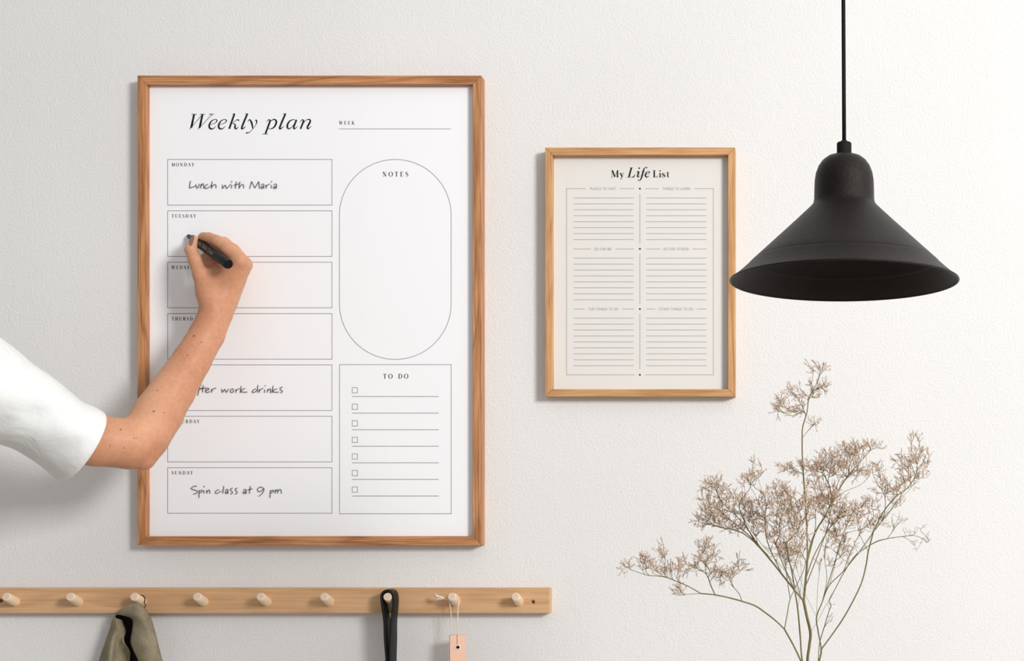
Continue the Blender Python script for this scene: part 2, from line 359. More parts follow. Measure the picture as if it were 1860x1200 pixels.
hand3 = [[(257, 120), (215, 116), (158, 154), (205, 178), (268, 200), (252, 234), (195, 250)], [(298, 183), (293, 314)], [(298, 202), (335, 184), (350, 204), (302, 236)], [(374, 184), (379, 240)], [(386, 108), (370, 136)], [(420, 184), (429, 240)], [(428, 216), (455, 182), (472, 190), (479, 242)],
 [(632, 178), (592, 186), (568, 222), (590, 240), (675, 198)], [(714, 113), (704, 180), (696, 242)], [(735, 186), (768, 170), (787, 192), (776, 230), (748, 240), (738, 218), (760, 208), (790, 238)],
 [(862, 148), (832, 158), (828, 182), (858, 214), (850, 240), (820, 246)], [(942, 148), (912, 158), (908, 182), (938, 214), (930, 240), (898, 248)], [(1040, 186), (1070, 170), (1090, 190), (1080, 232), (1048, 241), (1038, 218), (1062, 208), (1100, 240)],
 [(1162, 113), (1150, 180), (1146, 242)], [(1110, 182), (1197, 161)], [(1375, 142), (1320, 134), (1280, 168), (1300, 206), (1350, 198), (1384, 152), (1388, 192), (1352, 250), (1298, 290)],
 [(1500, 184), (1492, 314)], [(1500, 202), (1538, 184), (1553, 204), (1502, 236)], [(1580, 178), (1580, 240)], [(1582, 212), (1606, 176), (1622, 188), (1626, 238)], [(1627, 206), (1652, 172), (1676, 180), (1687, 240)]]
for (ox, oy), hd in (((330, 310), hand1), ((340, 680), hand2), ((330, 870), hand3)):
    H = Ink(lambda x, y: P(x, y, PD+.0015)); traced(H, ox, oy, 9.3, [(p, 11) for p in hd], 5); H.obj('handwriting', M_penink, plan)

LD = .008
life, sheet2 = framed('framed_poster', 'smaller oak-framed warm grey life list poster beside the black lamp', (990, 267.5, 1335.5, 719.5), (1003, 281, 1322.5, 706.5), .021, LD, M_oak2, M_cream)
# things printed on this sheet are placed from the plane of the sheet
def rel(x, y):
    return P(x, y, LD+.00015)
L = Ink(rel); g = .95
for y in (342.5, 680.5): pass
L.line(1029.2, 342.5, 1063.5, 342.5, g); L.line(1126, 342.5, 1152.5, 342.5, g); L.line(1172, 342.5, 1196, 342.5, g); L.line(1260.5, 342.5, 1296, 342.5, g)
L.line(1029.2, 342, 1029.2, 681, g); L.line(1295.8, 342, 1295.8, 681, g); L.line(1029.2, 680.5, 1152.5, 680.5, g); L.line(1172, 680.5, 1296, 680.5, g)
for a, b in ((352, 442), (461, 552), (570, 670)): L.line(1162.3, a, 1162.3, b, g)
for y0, n in ((359.2, 8), (468.5, 8), (577.5, 9)):
    for k in range(n):
        for a, b in ((1042, 1151), (1174, 1283)): L.line(a, y0+10.8*k, b, y0+10.8*k, g)
for y, segs in ((452, ((1042, 1073), (1118, 1151), (1174, 1199), (1258, 1283))), (561, ((1042, 1062.5), (1130, 1151), (1174, 1190), (1265.5, 1283)))):
    for a, b in segs: L.line(a, y, b, y, g)
for s, a, b, y in (('PLACES TO VISIT', 1071.5, 1119, 344.7), ('THINGS TO LEARN', 1203.5, 1253.5, 344.7), ('DO FOR ME', 1079.5, 1111, 454.2), ('DO FOR OTHERS', 1205, 1251, 454.2), ('FUN THINGS TO DO', 1069, 1123.5, 563.2), ('OTHER THINGS TO DO', 1197, 1259, 563.2)):
    word(L, s, a, b, y, 4.3, sans=.62)
L.obj('printed_lines', M_lightink, sheet2)
for y in (342.5, 451.8, 561, 680.5): W = Ink(rel); W.dot(1162.3, y, 1.7); W.obj('printed_dot', M_ink, sheet2)
W = Ink(rel)
traced(W, 1090, 290, 12.4, [
 ([(268, 392), (268, 242)], 7), ([(278, 240), (332, 388)], 34), ([(334, 388), (388, 242)], 8), ([(392, 240), (392, 392)], 34), ([(245, 392), (292, 392)], 8), ([(366, 392), (418, 392)], 8), ([(252, 241), (292, 241)], 8), ([(378, 241), (416, 241)], 8),
 ([(460, 302), (497, 390)], 30), ([(527, 302), (494, 392), (478, 428), (458, 432)], [8, 8, 14, 26]), ([(440, 301), (484, 301)], 8), ([(506, 301), (542, 301)], 8),
 ([(706, 180), (648, 390)], 38), ([(660, 178), (748, 178)], 8), ([(598, 393), (700, 393), (756, 384), (790, 322)], [8, 9, 26, 7]), ([(820, 292), (858, 264), (868, 292), (843, 368), (860, 388), (906, 350)], [8, 26, 34, 32, 20, 7]),
 ([(1056, 192), (1044, 172), (1014, 176), (985, 220), (950, 345), (918, 440), (886, 470), (858, 452)], [30, 22, 12, 30, 38, 26, 12, 28]), ([(932, 267), (1018, 267)], 8),
 ([(1022, 330), (1088, 312), (1112, 282), (1078, 264), (1034, 306), (1022, 362), (1058, 391), (1112, 358)], [8, 10, 26, 12, 30, 36, 22, 7]),
 ([(1220, 243), (1220, 392)], 34), ([(1188, 242), (1254, 242)], 8), ([(1188, 392), (1284, 391)], [8, 12]), ([(1284, 392), (1302, 346)], [16, 6]),
 ([(1353, 302), (1353, 392)], 30), ([(1330, 301), (1355, 301)], 8), ([(1328, 392), (1378, 392)], 8),
 ([(1458, 328), (1450, 304), (1425, 298), (1402, 318), (1432, 345), (1462, 368), (1438, 392), (1410, 388), (1396, 362)], [10, 8, 9, 22, 30, 24, 10, 10, 14]),
 ([(1524, 266), (1524, 360), (1530, 386), (1554, 384)], [20, 28, 20, 7]), ([(1498, 302), (1552, 302)], 8)])
W.dot(1090+880/12.4, 290+190/12.4, 1.5); W.dot(1090+1352/12.4, 290+252/12.4, 1.35)
W.obj('printed_title', M_ink, sheet2)

# ------------------------------------------------------------------ peg rail
RT = .018
root = thing('peg_rail', P(484, 1114, 0), 'long beech wall rail with nine round wooden pegs below the large poster', 'coat rack')
A = P(-31, 1067.5, RT); B = P(998.5, 1113.5, RT)
bm = bmesh.new()
def holes_board():
    xs = []
    vs, fs = boxv(A.x, B.x, -RT, -.0005, B.z, A.z)
    o = mesh('rail_board', vs, fs, M_beech, None, loc=((A.x+B.x)/2, -RT/2, (A.z+B.z)/2))
    bevel(o, .0012)
    cuts = []
    for hx, hy in ((0.5, 1091), (967.5, 1093)):
        c = P(hx, hy, RT); n = 20; cv = []; cf = []
        for dd, r in ((.001, .0046), (-.0022, .0024), (-.009, .0022)):
            for k in range(n):
                a = 2*math.pi*k/n; cv.append(c+Vector((r*math.cos(a), -dd, r*math.sin(a))))
        for i in range(2):
            for k in range(n): cf.append((i*n+k, i*n+(k+1) % n, (i+1)*n+(k+1) % n, (i+1)*n+k))
        cf += [tuple(reversed(range(n))), tuple(2*n+k for k in range(n))]
        q = mesh('cut', cv, cf, M_beech)
        b2 = bmesh.new(); b2.from_mesh(q.data); bmesh.ops.recalc_face_normals(b2, faces=b2.faces); b2.to_mesh(q.data); b2.free()
        md = o.modifiers.new('b', 'BOOLEAN'); md.operation = 'DIFFERENCE'; md.object = q; md.solver = 'EXACT'; cuts.append(q)
    bpy.context.view_layer.update()
    me = bpy.data.meshes.new_from_object(o.evaluated_get(bpy.context.evaluated_depsgraph_get()))
    o.modifiers.clear(); o.data = me
    for q in cuts: bpy.data.objects.remove(q)
    o.parent = root; o.location = Vector(o['_w'])-Vector(root['_w'])
holes_board(); bm.free()
pegs = []
def peg(tipx, tipy, basex, basey):
    a = P(basex, basey, RT-.004); b = P(tipx, tipy, RT+.0265)
    ax = (b-a); n = 20; vs = []; fs = []; u = Vector((1, 0, 0)); wv = ax.normalized().cross(u).normalized(); u = wv.cross(ax.normalized())
    prof = [(0, .0072), (.3, .0072), (.7, .0066), (.955, .0062), (.985, .0058), (1, .0050), (1, .001)]
    for t, r in prof:
        for k in range(n):
            an = 2*math.pi*k/n; vs.append(a+ax*t+(u*math.cos(an)+wv*math.sin(an))*r)
    for i in range(len(prof)-1):
        for k in range(n): fs.append((i*n+k, i*n+(k+1) % n, (i+1)*n+(k+1) % n, (i+1)*n+k))
    fs.append(tuple((len(prof)-1)*n+k for k in range(n)))
    o = mesh('peg', vs, fs, M_peg, root, smooth=True)
    o.data.materials.append(M_pegend)
    for p in list(o.data.polygons)[-n-1:]: p.material_index = 1; p.use_smooth = False
    bmx = bmesh.new(); bmx.from_mesh(o.data); bmesh.ops.recalc_face_normals(bmx, faces=bmx.faces); bmx.to_mesh(o.data); bmx.free()
    pegs.append((a, b)); return o
tips = [11, 127, 243.5, 357.5, 473, 588.5, 703.5, 820.5, 936.5]
for i, tx in enumerate(tips):
    wx = P(tx, 1083, RT+.0265).x            # pegs stand square to the wall in plan
    bx = CX+wx*F/(D-RT)
    peg(tx, 1083, bx, 1093.5)
print('peg base', bx)

# ------------------------------------------------------------------ cloth-like grids
def grid_surface(rows, n=6, m=6):
    """rows of (px,py,d) control points -> smooth grid of world points"""
    R = [catmull(r, n) for r in rows]; nc = len(R[0])
    cols = [catmull([R[i][j] for i in range(len(R))], m) for j in range(nc)]
    nr = len(cols[0]); vs = [P(*cols[j][i]) for i in range(nr) for j in range(nc)]
    fs = [(i*nc+j, i*nc+j+1, (i+1)*nc+j+1, (i+1)*nc+j) for i in range(nr-1) for j in range(nc-1)]
    return vs, fs
def solid(o, th, off=0):
    s = o.modifiers.new('solid', 'SOLIDIFY'); s.thickness = th; s.offset = off
def m_linen():
    t = NT('olive_linen'); v = t.coord()
    wx = t.n('ShaderNodeTexWave'); wx.inputs['Scale'].default_value = 420; wx.bands_direction = 'X'; wx.inputs['Distortion'].default_value = 1.5; t.l(v, wx.inputs[0])
    wz = t.n('ShaderNodeTexWave'); wz.inputs['Scale'].default_value = 420; wz.bands_direction = 'Z'; wz.inputs['Distortion'].default_value = 1.5; t.l(v, wz.inputs[0])
    h = t.math('ADD', wx.outputs['Fac'], wz.outputs['Fac'])
    mot = t.noise(t.coord((900, 900, 120)), 1, 2)
    c = t.ramp(t.math('ADD', t.math('MULTIPLY', mot, .5), t.math('MULTIPLY', t.noise(v, 60, 3), .5)), [(.3, srgb(126, 116, 94)), (.7, srgb(172, 160, 135))])
    t.bump(h, .6, .0003); return t.set(c, .9, .15)
M_linen = m_linen(); M_dark = m_plain('black_cord_and_shade', srgb(24, 20, 20), .85, .2)  # near-black: hanging cord, plus shade painted in the apron gap and eyelet
M_leather = m_plain('black_leather', srgb(19, 18, 19), .5, .3, (500, .0003))
ap = thing('linen_apron', P(240, 1095, .04), 'olive green linen apron hanging by its neckband from the third peg from the left', 'apron')
vs, fs = grid_surface([
 [(234, 1099, .036), (240, 1094.5, .041), (250, 1094.5, .042), (259, 1099, .036)],
 [(209, 1114, .034), (224, 1105, .045), (248, 1101, .052), (266, 1108, .041)],
 [(221, 1117, .042), (237, 1114, .054), (254, 1113, .056), (271, 1116, .042)],
 [(239, 1123, .046), (250, 1123, .057), (262, 1123, .057), (275, 1123, .042)],
 [(241, 1136, .046), (252, 1138, .053), (266, 1138, .056), (279.5, 1138, .04)],
 [(237, 1162, .050), (253, 1162, .06), (270, 1162, .054), (286, 1162, .042)],
 [(240, 1176, .050), (256, 1176, .058), (274, 1178, .057), (289.5, 1178, .042)],
 [(252, 1202, .050), (266, 1202, .06), (282, 1202, .056), (296, 1202, .042)],
 [(262, 1240, .050), (276, 1240, .06), (290, 1240, .056), (306, 1240, .042)]], 5, 5)
o = mesh('neckband', vs, fs, M_linen, ap, smooth=True); solid(o, .0014, 1)
vs, fs = grid_surface([
 [(206, 1119, .034), (211, 1122, .036), (218, 1124, .032), (223, 1126, .022)],
 [(202, 1131, .030), (211, 1131, .044), (219, 1132, .036), (225, 1134, .020)],
 [(199, 1142, .028), (209, 1142, .047), (221, 1144, .040), (229, 1146, .020)],
 [(191, 1165, .028), (203, 1163, .050), (214, 1166, .036), (224, 1164, .042), (235, 1168, .020)][:4],
 [(185, 1182, .028), (201, 1182, .055), (213, 1186, .032), (236, 1182, .020)],
 [(179, 1202, .028), (198, 1202, .056), (212, 1206, .032), (236, 1202, .020)],
 [(170, 1240, .028), (193, 1240, .056), (210, 1240, .034), (238, 1240, .020)]], 6, 5)
o = mesh('folded_bib', vs, fs, M_linen, ap, smooth=True); solid(o, .0014, 1)
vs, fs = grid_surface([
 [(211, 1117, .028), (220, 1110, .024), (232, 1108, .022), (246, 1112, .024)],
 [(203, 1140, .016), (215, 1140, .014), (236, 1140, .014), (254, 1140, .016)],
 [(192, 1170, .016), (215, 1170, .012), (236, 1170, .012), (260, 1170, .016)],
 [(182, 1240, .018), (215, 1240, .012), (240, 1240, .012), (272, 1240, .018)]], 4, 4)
o = mesh('gap_shade', vs, fs, M_dark, ap, smooth=True); solid(o, .0012)  # added black sheet, paints the shade deep between neckband and bib
a, b = pegs[2]; ax = (b-a).normalized(); c0 = a+(b-a)*.36; u = Vector((1, 0, 0)); wv = ax.cross(u).normalized(); vs = []; fs = []
pts = [c0+(u*math.cos(t)+wv*math.sin(t))*.0080 for t in np.linspace(0, 2*math.pi, 22)][:-1]
pts = [p for p in pts]
sgn = 1 if wv.z > 0 else -1
loop = [c0+u*math.cos(t)*.0079+wv*sgn*math.sin(t)*.0079 for t in np.linspace(math.pi+.3, -.35, 16)]
loop = [loop[0]+Vector((0, -.006, -.012))]+loop+[loop[-1]+Vector((.0015, .0005, -.005)), loop[-1]+Vector((.002, -.008, -.013))]
tube(vs, fs, loop, .0007, 6); mesh('hanging_loop', vs, fs, M_dark, ap, smooth=True)

# black strap: one band looped over the peg, both ends hanging
st_root = None
path = [(705, 1250), (702.5, 1200), (699.5, 1160), (698, 1128), (694, 1100), (692.3, 1084), (695.5, 1075.5), (703, 1072), (710.5, 1075), (714, 1084), (714, 1100), (710.5, 1128), (709, 1160), (708, 1200), (708.5, 1250)]
cp = catmull([(p[0], p[1]) for p in path], 6); vs = []; fs = []; fd = .0435; bd = .0205
N = len(cp)
for i, p in enumerate(cp):
    q0 = P(p[0], p[1], fd)
    hang = min(1, max(0, (p[1]-1100)/60)); widen = .002*hang
    for dd in (fd+widen, (fd+bd)/2, bd-.002*hang): vs.append(Vector((q0.x+(.0015*hang if dd < .03 else 0), -dd, q0.z)))
for i in range(N-1):
    for k in range(2): fs.append((3*i+k, 3*i+k+1, 3*i+k+4, 3*i+k+3))
o = mesh('leather_strap', vs, fs, M_leather, None, smooth=True, loc=P(703, 1072, .03)); solid(o, .0031, 0); bevel(o, .0006)
tag(o, 'black leather strap looped over the seventh peg, hanging down', 'strap')

# leather tag on a string
M_tag = m_plain('tan_leather', srgb(245, 200, 174), .55, .35, (260, .0003)); M_tagedge = m_plain('dark_leather_edge', srgb(92, 52, 40), .7, .3)
M_string = m_plain('cotton_string', srgb(236, 222, 205), .85, .2, (900, .0002)); M_eye = m_plain('white_metal_eyelet', srgb(238, 234, 228), .35, .5)
tg = thing('leather_tag', P(831, 1200, .034), 'pale tan leather tag with a white eyelet hanging on string from the eighth peg', 'tag')
ft = .036; bt = .0325
c = P(830.5, 1175, ft); wd = .0122; n = 16
hole = [(c.x+.0026*math.cos(2*math.pi*k/n), c.z+.0026*math.sin(2*math.pi*k/n)) for k in range(n)]
zt = P(830, 1152.5, ft).z; zb = P(830, 1265, ft).z; xl = P(816.5, 1152, ft).x; xr = P(843.5, 1152, ft).x
def outline():
    r = .0016; pts = []
    for cxx, czz, a0 in ((xr-r, zt-r, 0), (xl+r, zt-r, 90), (xl+r-.0000, zb+r, 180), (xr+.0012-r, zb+r, 270)):
        for k in range(4): a = math.radians(a0+30*k); pts.append((cxx+r*math.cos(a), czz+r*math.sin(a)))
    return pts
outl = outline(); vs = []; fs = []
for dd in (ft, bt):
    vs += [(x, -dd, z) for x, z in outl]; vs += [(x, -dd, z) for x, z in hole]
no = 16; S = no+n
for q in range(2):
    b0 = q*S
    for k in range(16):                      # outline k starts at right-top going ccw, hole likewise (same angular order)
        k2 = (k+1) % 16; face = (b0+k, b0+k2, b0+no+k2, b0+no+k); fs.append(face if q == 0 else tuple(reversed(face)))
for k in range(16):
    k2 = (k+1) % 16; fs.append((k, S+k, S+k2, k2)); fs.append((no+k, no+k2, S+no+k2, S+no+k))
rz = math.radians(24); pv = Vector((c.x, -(ft+bt)/2, 0))
def turn(p):
    p = Vector(p)-pv; return Vector((p.x*math.cos(rz)-p.y*math.sin(rz), p.x*math.sin(rz)+p.y*math.cos(rz), p.z))+pv
vs = [turn(p) for p in vs]
o = mesh('tag_body', vs, fs, M_tag, tg); o.data.materials.append(M_tagedge)
for p in o.data.polygons:
    if abs(p.normal.y) < .7: p.material_index = 1
bmx = bmesh.new(); bmx.from_mesh(o.data); bmesh.ops.recalc_face_normals(bmx, faces=bmx.faces); bmx.to_mesh(o.data); bmx.free()
vs = []; fs = []; R0 = .0033; ring = [Vector((c.x+R0*math.cos(t), -ft-.0002, c.z+R0*math.sin(t))) for t in np.linspace(0, 2*math.pi, 25)]
tube(vs, fs, [turn(p) for p in ring], .0009, 8, False); mesh('eyelet', vs, fs, M_eye, tg, smooth=True)
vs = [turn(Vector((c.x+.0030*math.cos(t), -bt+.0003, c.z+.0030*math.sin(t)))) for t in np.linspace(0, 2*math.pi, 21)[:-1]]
mesh('eyelet_hole_shade', vs, [tuple(range(20))], M_dark, tg)  # added dark disc, paints the shadow seen through the eyelet hole
a, b = pegs[7]; pc = a+(b-a)*.55; sd = -pc.y
vs = []; fs = []
r0 = .0078
arcp = [Vector((pc.x+r0*math.cos(t), pc.y, pc.z+r0*math.sin(t))) for t in np.linspace(-.25, math.pi+.35, 16)]
right = catmull([tuple(P(831, 1173, bt+.0016)), tuple(P(831.5, 1170.5, ft+.0012)), tuple(P(831.8, 1150, ft+.0018)), tuple(P(831.5, 1115, .036)), tuple(arcp[0])], 5)
left = catmull([tuple(arcp[-1]), tuple(P(818.5, 1105, .033)), tuple(P(820, 1130, .031)), tuple(P(821.5, 1158, bt-.0012)), tuple(P(829, 1172, bt-.001)), tuple(P(831, 1173, bt-.001))], 5)
tube(vs, fs, list(right)+arcp[1:]+list(left)[1:], .00068, 6); mesh('string', vs, fs, M_string, tg, smooth=True)
vs = []; fs = []
kn = P(813.5, 1087.5, .034)
tube(vs, fs, catmull([tuple(P(818, 1084, .034)), tuple(kn), tuple(P(809, 1089, .035))], 4), [.0007]*9, 6)
for dy, ey, ex, dep in ((-1, 1079, 789, .036), (0, 1082, 791, .038), (1.5, 1085.5, 790, .035), (2, 1087, 793, .037), (-.5, 1080.5, 788, .034)):
    pts = catmull([tuple(P(811, 1088, .0345)), tuple(P(804, 1085+dy, .036)), tuple(P(798, 1084+dy*1.6, dep)), tuple(P(ex, ey, dep))], 4)
    tube(vs, fs, pts, [.0006+.0005*i/len(pts) for i in range(len(pts))], 6)
mesh('string_knot', vs, fs, M_string, tg, smooth=True)

# ------------------------------------------------------------------ pendant lamp
LDp = .84; lx = P(1533.3, 512, LDp).x; px2m = (D-LDp)/F
zrim = P(0, 511.5, LDp).z
def prof_h(px): return px*px2m
def m_lamp():
    t = NT('dark_bronzed_metal'); v = t.coord()
    sp = t.noise(v, 900, 2, .6); c = t.ramp(sp, [(.4, srgb(8, 7, 7)), (.66, srgb(24, 19, 18))])
    t.bump(t.noise(v, 1100, 2, .6), 1, .0006)
    t.b.inputs['Specular Tint'].default_value = (1, .88, .82, 1)
    return t.set(c, .42, .24)
def m_lampin():
    t = NT('brown_black_enamel'); v = t.coord()
    c = t.ramp(t.noise(v, 14, 3), [(.35, srgb(17, 12, 12)), (.65, srgb(32, 20, 18))])
    t.bump(t.noise(v, 700, 2, .6), .6, .0003); return t.set(c, .6, .2)
M_lamp = m_lamp(); M_lin = m_lampin(); M_cord = m_plain('black_textile_cord', srgb(24, 22, 23), .8, .2, (800, .0003))
lamp = thing('pendant_lamp', (lx, -LDp, zrim), 'black bell-shaped metal pendant lamp on a black cord to the right of the small poster', 'lamp')
def lathe(name, prof, mat, parent, n=96, flip=False):
    vs = []; fs = []
    for r, z in prof:
        for k in range(n):
            a = 2*math.pi*k/n; vs.append((lx+r*math.cos(a), -LDp+r*math.sin(a), z))
    for i in range(len(prof)-1):
        for k in range(n): fs.append((i*n+k, i*n+(k+1) % n, (i+1)*n+(k+1) % n, (i+1)*n+k))
    o = mesh(name, vs, fs, mat, parent, smooth=True)
    b = bmesh.new(); b.from_mesh(o.data); bmesh.ops.recalc_face_normals(b, faces=b.faces)
    b.to_mesh(o.data); b.free(); return o
# radii / heights above the rim in px of the lamp plane
pf = [(207, 0), (206.2, 1.6), (204, 3.4), (201, 5), (188, 16), (176, 27), (171, 32.5), (168.5, 35), (167, 35.6), (165.6, 36.4), (164, 39), (150, 52), (120, 80), (90, 108), (66, 131), (58, 139), (55.5, 144), (54.6, 150), (54.2, 170), (53.6, 184), (51.5, 197), (47, 209), (40, 219), (31, 226), (21, 229.5), (13.5, 230.5)]
outer = [(r*px2m, zrim+h*px2m) for r, h in pf]
o = lathe('shade', outer, M_lamp, lamp)
inner = [(max(.0005, r-2.0)*px2m, zrim+(h-1.4 if i else 0)*px2m) for i, (r, h) in enumerate(pf)][:-1]
inner[0] = (outer[0][0], zrim); inner += [(.0005, inner[-1][1])]
lathe('shade_lining', inner, M_lin, lamp)
vs = []; fs = []
rim = [Vector((lx+206.4*px2m*math.cos(t), -LDp+206.4*px2m*math.sin(t), zrim)) for t in np.linspace(0, 2*math.pi, 97)]
tube(vs, fs, rim, .0009, 8, False); mesh('rim', vs, fs, M_lamp, lamp, smooth=True)
lathe('cord_grip', [(r*px2m, zrim+h*px2m) for r, h in ((.5, 229), (13.2, 229), (13.4, 231), (13.4, 250.5), (12.4, 252.2), (7, 253), (5.5, 256), (3.7, 256.5), (.5, 256.5))], M_cord, lamp, 40)
vs = []; fs = []
zc = np.linspace(zrim+255*px2m, 3.5, 40)
tube(vs, fs, [Vector((lx-(.0016*min(1, (z-zc[0])/.3)), -LDp, z)) for z in zc], .0018, 12); mesh('cord', vs, fs, M_cord, lamp, smooth=True)

# ------------------------------------------------------------------ marker pen
tip = P(341, 427.5, PD+.0028); tail = P(414.5, 479.5, .112); ax = (tail-tip); Lp = ax.length; axn = ax.normalized()
eu = axn.cross(Vector((0, 0, 1))).normalized(); ev = eu.cross(axn)
mk = thing('marker', tip, 'black marker pen held in the hand, its tip on the weekly plan', 'pen')
def pen(name, prof, mat, n=32):
    vs = []; fs = []
    for t, r in prof:
        for k in range(n): a = 2*math.pi*k/n; vs.append(tip+axn*t+(eu*math.cos(a)+ev*math.sin(a))*r)
    for i in range(len(prof)-1):
        for k in range(n): fs.append((i*n+k, i*n+(k+1) % n, (i+1)*n+(k+1) % n, (i+1)*n+k))
    fs += [tuple(reversed(range(n))), tuple((len(prof)-1)*n+k for k in range(n))]
    return mesh(name, vs, fs, mat, mk, smooth=True)
M_pen = m_plain('matt_black_plastic', srgb(16, 18, 21), .42, .2); M_nib = m_plain('black_felt', srgb(16, 16, 17), .9, .1); M_penprint = m_plain('grey_pen_print', srgb(140, 132, 120), .5, .4)
pen('nib', [(0, .0012), (.003, .0026), (.008, .0030)], M_nib)
o = pen('barrel', [(.006, .0032), (.012, .0038), (.020, .0045), (.026, .0058), (.032, .0064), (Lp-.001, .0070), (Lp-.0003, .0068), (Lp, .0062), (Lp+.0001, .0056), (Lp-.0006, .0052), (Lp-.0006, .0005)], M_pen)
es = o.modifiers.new('e', 'EDGE_SPLIT'); es.split_angle = math.radians(40)
midp = tip+ax*.6; toc = (Vector((0, -D, CZ))-midp); toc = (toc-axn*toc.dot(axn)).normalized(); sde = axn.cross(toc)
if sde.z < 0: sde = -sde
def penpt(x, y):                          # x along the barrel in mm, y across in mm
    a = y/6.75
    r = .00725
    return tip+axn*(x*.001)+(toc*math.cos(a)+sde*math.sin(a))*r
PI_ = Ink(lambda x, y: penpt(x, -y))
T0, t0 = T_, t_; T_, t_ = .16, .09
word(PI_, 'Plan Write Create', 56, 56+58, 2.6, 5.0)
T_, t_ = T0, t0
PI_.obj('lettering', M_penprint, mk)

# ------------------------------------------------------------------ the person's arm: one continuous surface from a smooth distance field
def build_arm():
    prims = []                              # (A, B, ra, rb, k)
    def seg(a, b, k=6):
        pa, pb = P(*a[:3]), P(*b[:3])
        prims.append((np.array(pa), np.array(pb), a[3]*(D-a[2])/F, b[3]*(D-b[2])/F, k*(D-.06)/F))
    def chain(pts, k=6):
        for a, b in zip(pts, pts[1:]): seg(a, b, k)
    # upper arm, elbow, forearm
    chain([(-110, 640, .335, 62), (20, 722, .28, 56), (110, 772, .235, 50), (172, 799, .20, 47), (232, 806, .175, 45), (262, 792, .155, 42), (288, 750, .135, 41), (314, 709, .118, 37.5), (348, 655, .098, 32), (376, 607, .08, 29.5), (393, 566, .067, 28), (398, 545, .062, 28)], 4)
    seg((262, 837, .165, 14), (236, 812, .176, 37), 8)
    chain([(288, 754, .138, 37), (270, 786, .152, 34), (266.5, 811, .158, 25.5), (264, 826, .162, 19.5), (262.5, 837, .164, 14)], 8)
    # palm: metacarpals from the wrist to the knuckles
    mcp = [(434, 474, .077, 14.5), (443, 480, .060, 14.5), (440, 488, .044, 13.5), (431, 497, .030, 12.5)]
    for (x, y, d, r), wx in zip(mcp, (392, 396, 398, 396)):
        seg((wx+2, 556, .05+(d-.05)*.35, 19), (x, y, d, r), 13)
    seg((397, 545, .058, 26), (412, 508, .055, 25), 14)
    # thenar and first web
    seg((384, 552, .078, 17), (364, 498, .078, 13.5), 12)
    seg((378, 532, .072, 19), (398, 512, .064, 19), 14)
    seg((372, 503, .073, 13), (418, 492, .073, 11), 10)
    seg((385, 510, .06, 16), (420, 500, .05, 18), 10)
    # thumb
    chain([(364, 498, .078, 13), (354, 472, .071, 11.2), (346.8, 454, .062, 10.8)], 4)
    chain([(346.8, 454, .062, 10.8), (350, 442, .055, 8.2), (353.5, 433.5, .050, 6.1)], 1.5)
    # index finger
    chain([(434, 474, .077, 14.5), (415, 454, .074, 11.5), (396, 438.5, .067, 11), ], 6)
    chain([(396, 438.5, .067, 11), (380, 431.5, .054, 9.6), (370, 430.5, .043, 8.6), (367, 431.5, .038, 7.6)], 1.5)
    # middle, ring and little finger curled below it, towards the board
    chain([(443, 480, .060, 14), (424, 455, .056, 11.5), (407, 441.5, .052, 11)], 4)
    chain([(407, 441.5, .052, 11), (388, 438, .040, 9.8), (372, 441, .030, 8.6)], 3)
    chain([(440, 488, .044, 13), (421, 463, .040, 11), (405, 452, .037, 10.6)], 4)
    chain([(405, 452, .037, 10.6), (388, 457, .029, 9.8), (373, 468, .027, 8.8)], 3)
    chain([(431, 497, .030, 12), (414, 476, .0275, 10), (401, 468, .0265, 9.4)], 4)
    chain([(401, 468, .0265, 9.4), (388, 476, .0258, 9), (376, 483, .0255, 8.2)], 3)
    h = .00135
    lo = np.min([np.minimum(p[0], p[1])-max(p[2], p[3]) for p in prims], 0)-.008
    hi = np.max([np.maximum(p[0], p[1])+max(p[2], p[3]) for p in prims], 0)+.008
    dims = np.ceil((hi-lo)/h).astype(int)+1
    Fd = np.full(tuple(dims), .03, np.float32)
    axs = [lo[i]+h*np.arange(dims[i]) for i in range(3)]
    for A_, B_, ra, rb, k in prims:
        mlo = np.minimum(A_, B_)-max(ra, rb)-.016; mhi = np.maximum(A_, B_)+max(ra, rb)+.016
        i0 = np.maximum(0, ((mlo-lo)/h).astype(int)); i1 = np.minimum(dims, ((mhi-lo)/h).astype(int)+2)
        X, Y, Z = [axs[i][i0[i]:i1[i]].astype(np.float32) for i in range(3)]
        X = X[:, None, None]-A_[0]; Y = Y[None, :, None]-A_[1]; Z = Z[None, None, :]-A_[2]
        ab = B_-A_; t = np.clip((X*ab[0]+Y*ab[1]+Z*ab[2])/ab.dot(ab), 0, 1)
        dd = np.sqrt((X-ab[0]*t)**2+(Y-ab[1]*t)**2+(Z-ab[2]*t)**2)-(ra+(rb-ra)*t)
        S_ = Fd[i0[0]:i1[0], i0[1]:i1[1], i0[2]:i1[2]]
        hh = np.maximum(k-np.abs(S_-dd), 0)/k
        S_[...] = np.minimum(S_, dd)-hh*hh*k*.25
    # pen groove: keep the flesh off the barrel
    # surface nets
    G = Fd < 0; n = dims
    c000 = G[:-1, :-1, :-1]; cnt = np.zeros(c000.shape, np.int8)
    for a in (0, 1):
        for b in (0, 1):
            for c_ in (0, 1): cnt += G[a:n[0]-1+a, b:n[1]-1+b, c_:n[2]-1+c_]
    act = (cnt > 0) & (cnt < 8); idx = np.argwhere(act); ids = np.full(act.shape, -1, np.int32); ids[act] = np.arange(len(idx))
    acc = np.zeros((len(idx), 3)); num = np.zeros(len(idx))
    corners = [(a, b, c_) for a in (0, 1) for b in (0, 1) for c_ in (0, 1)]
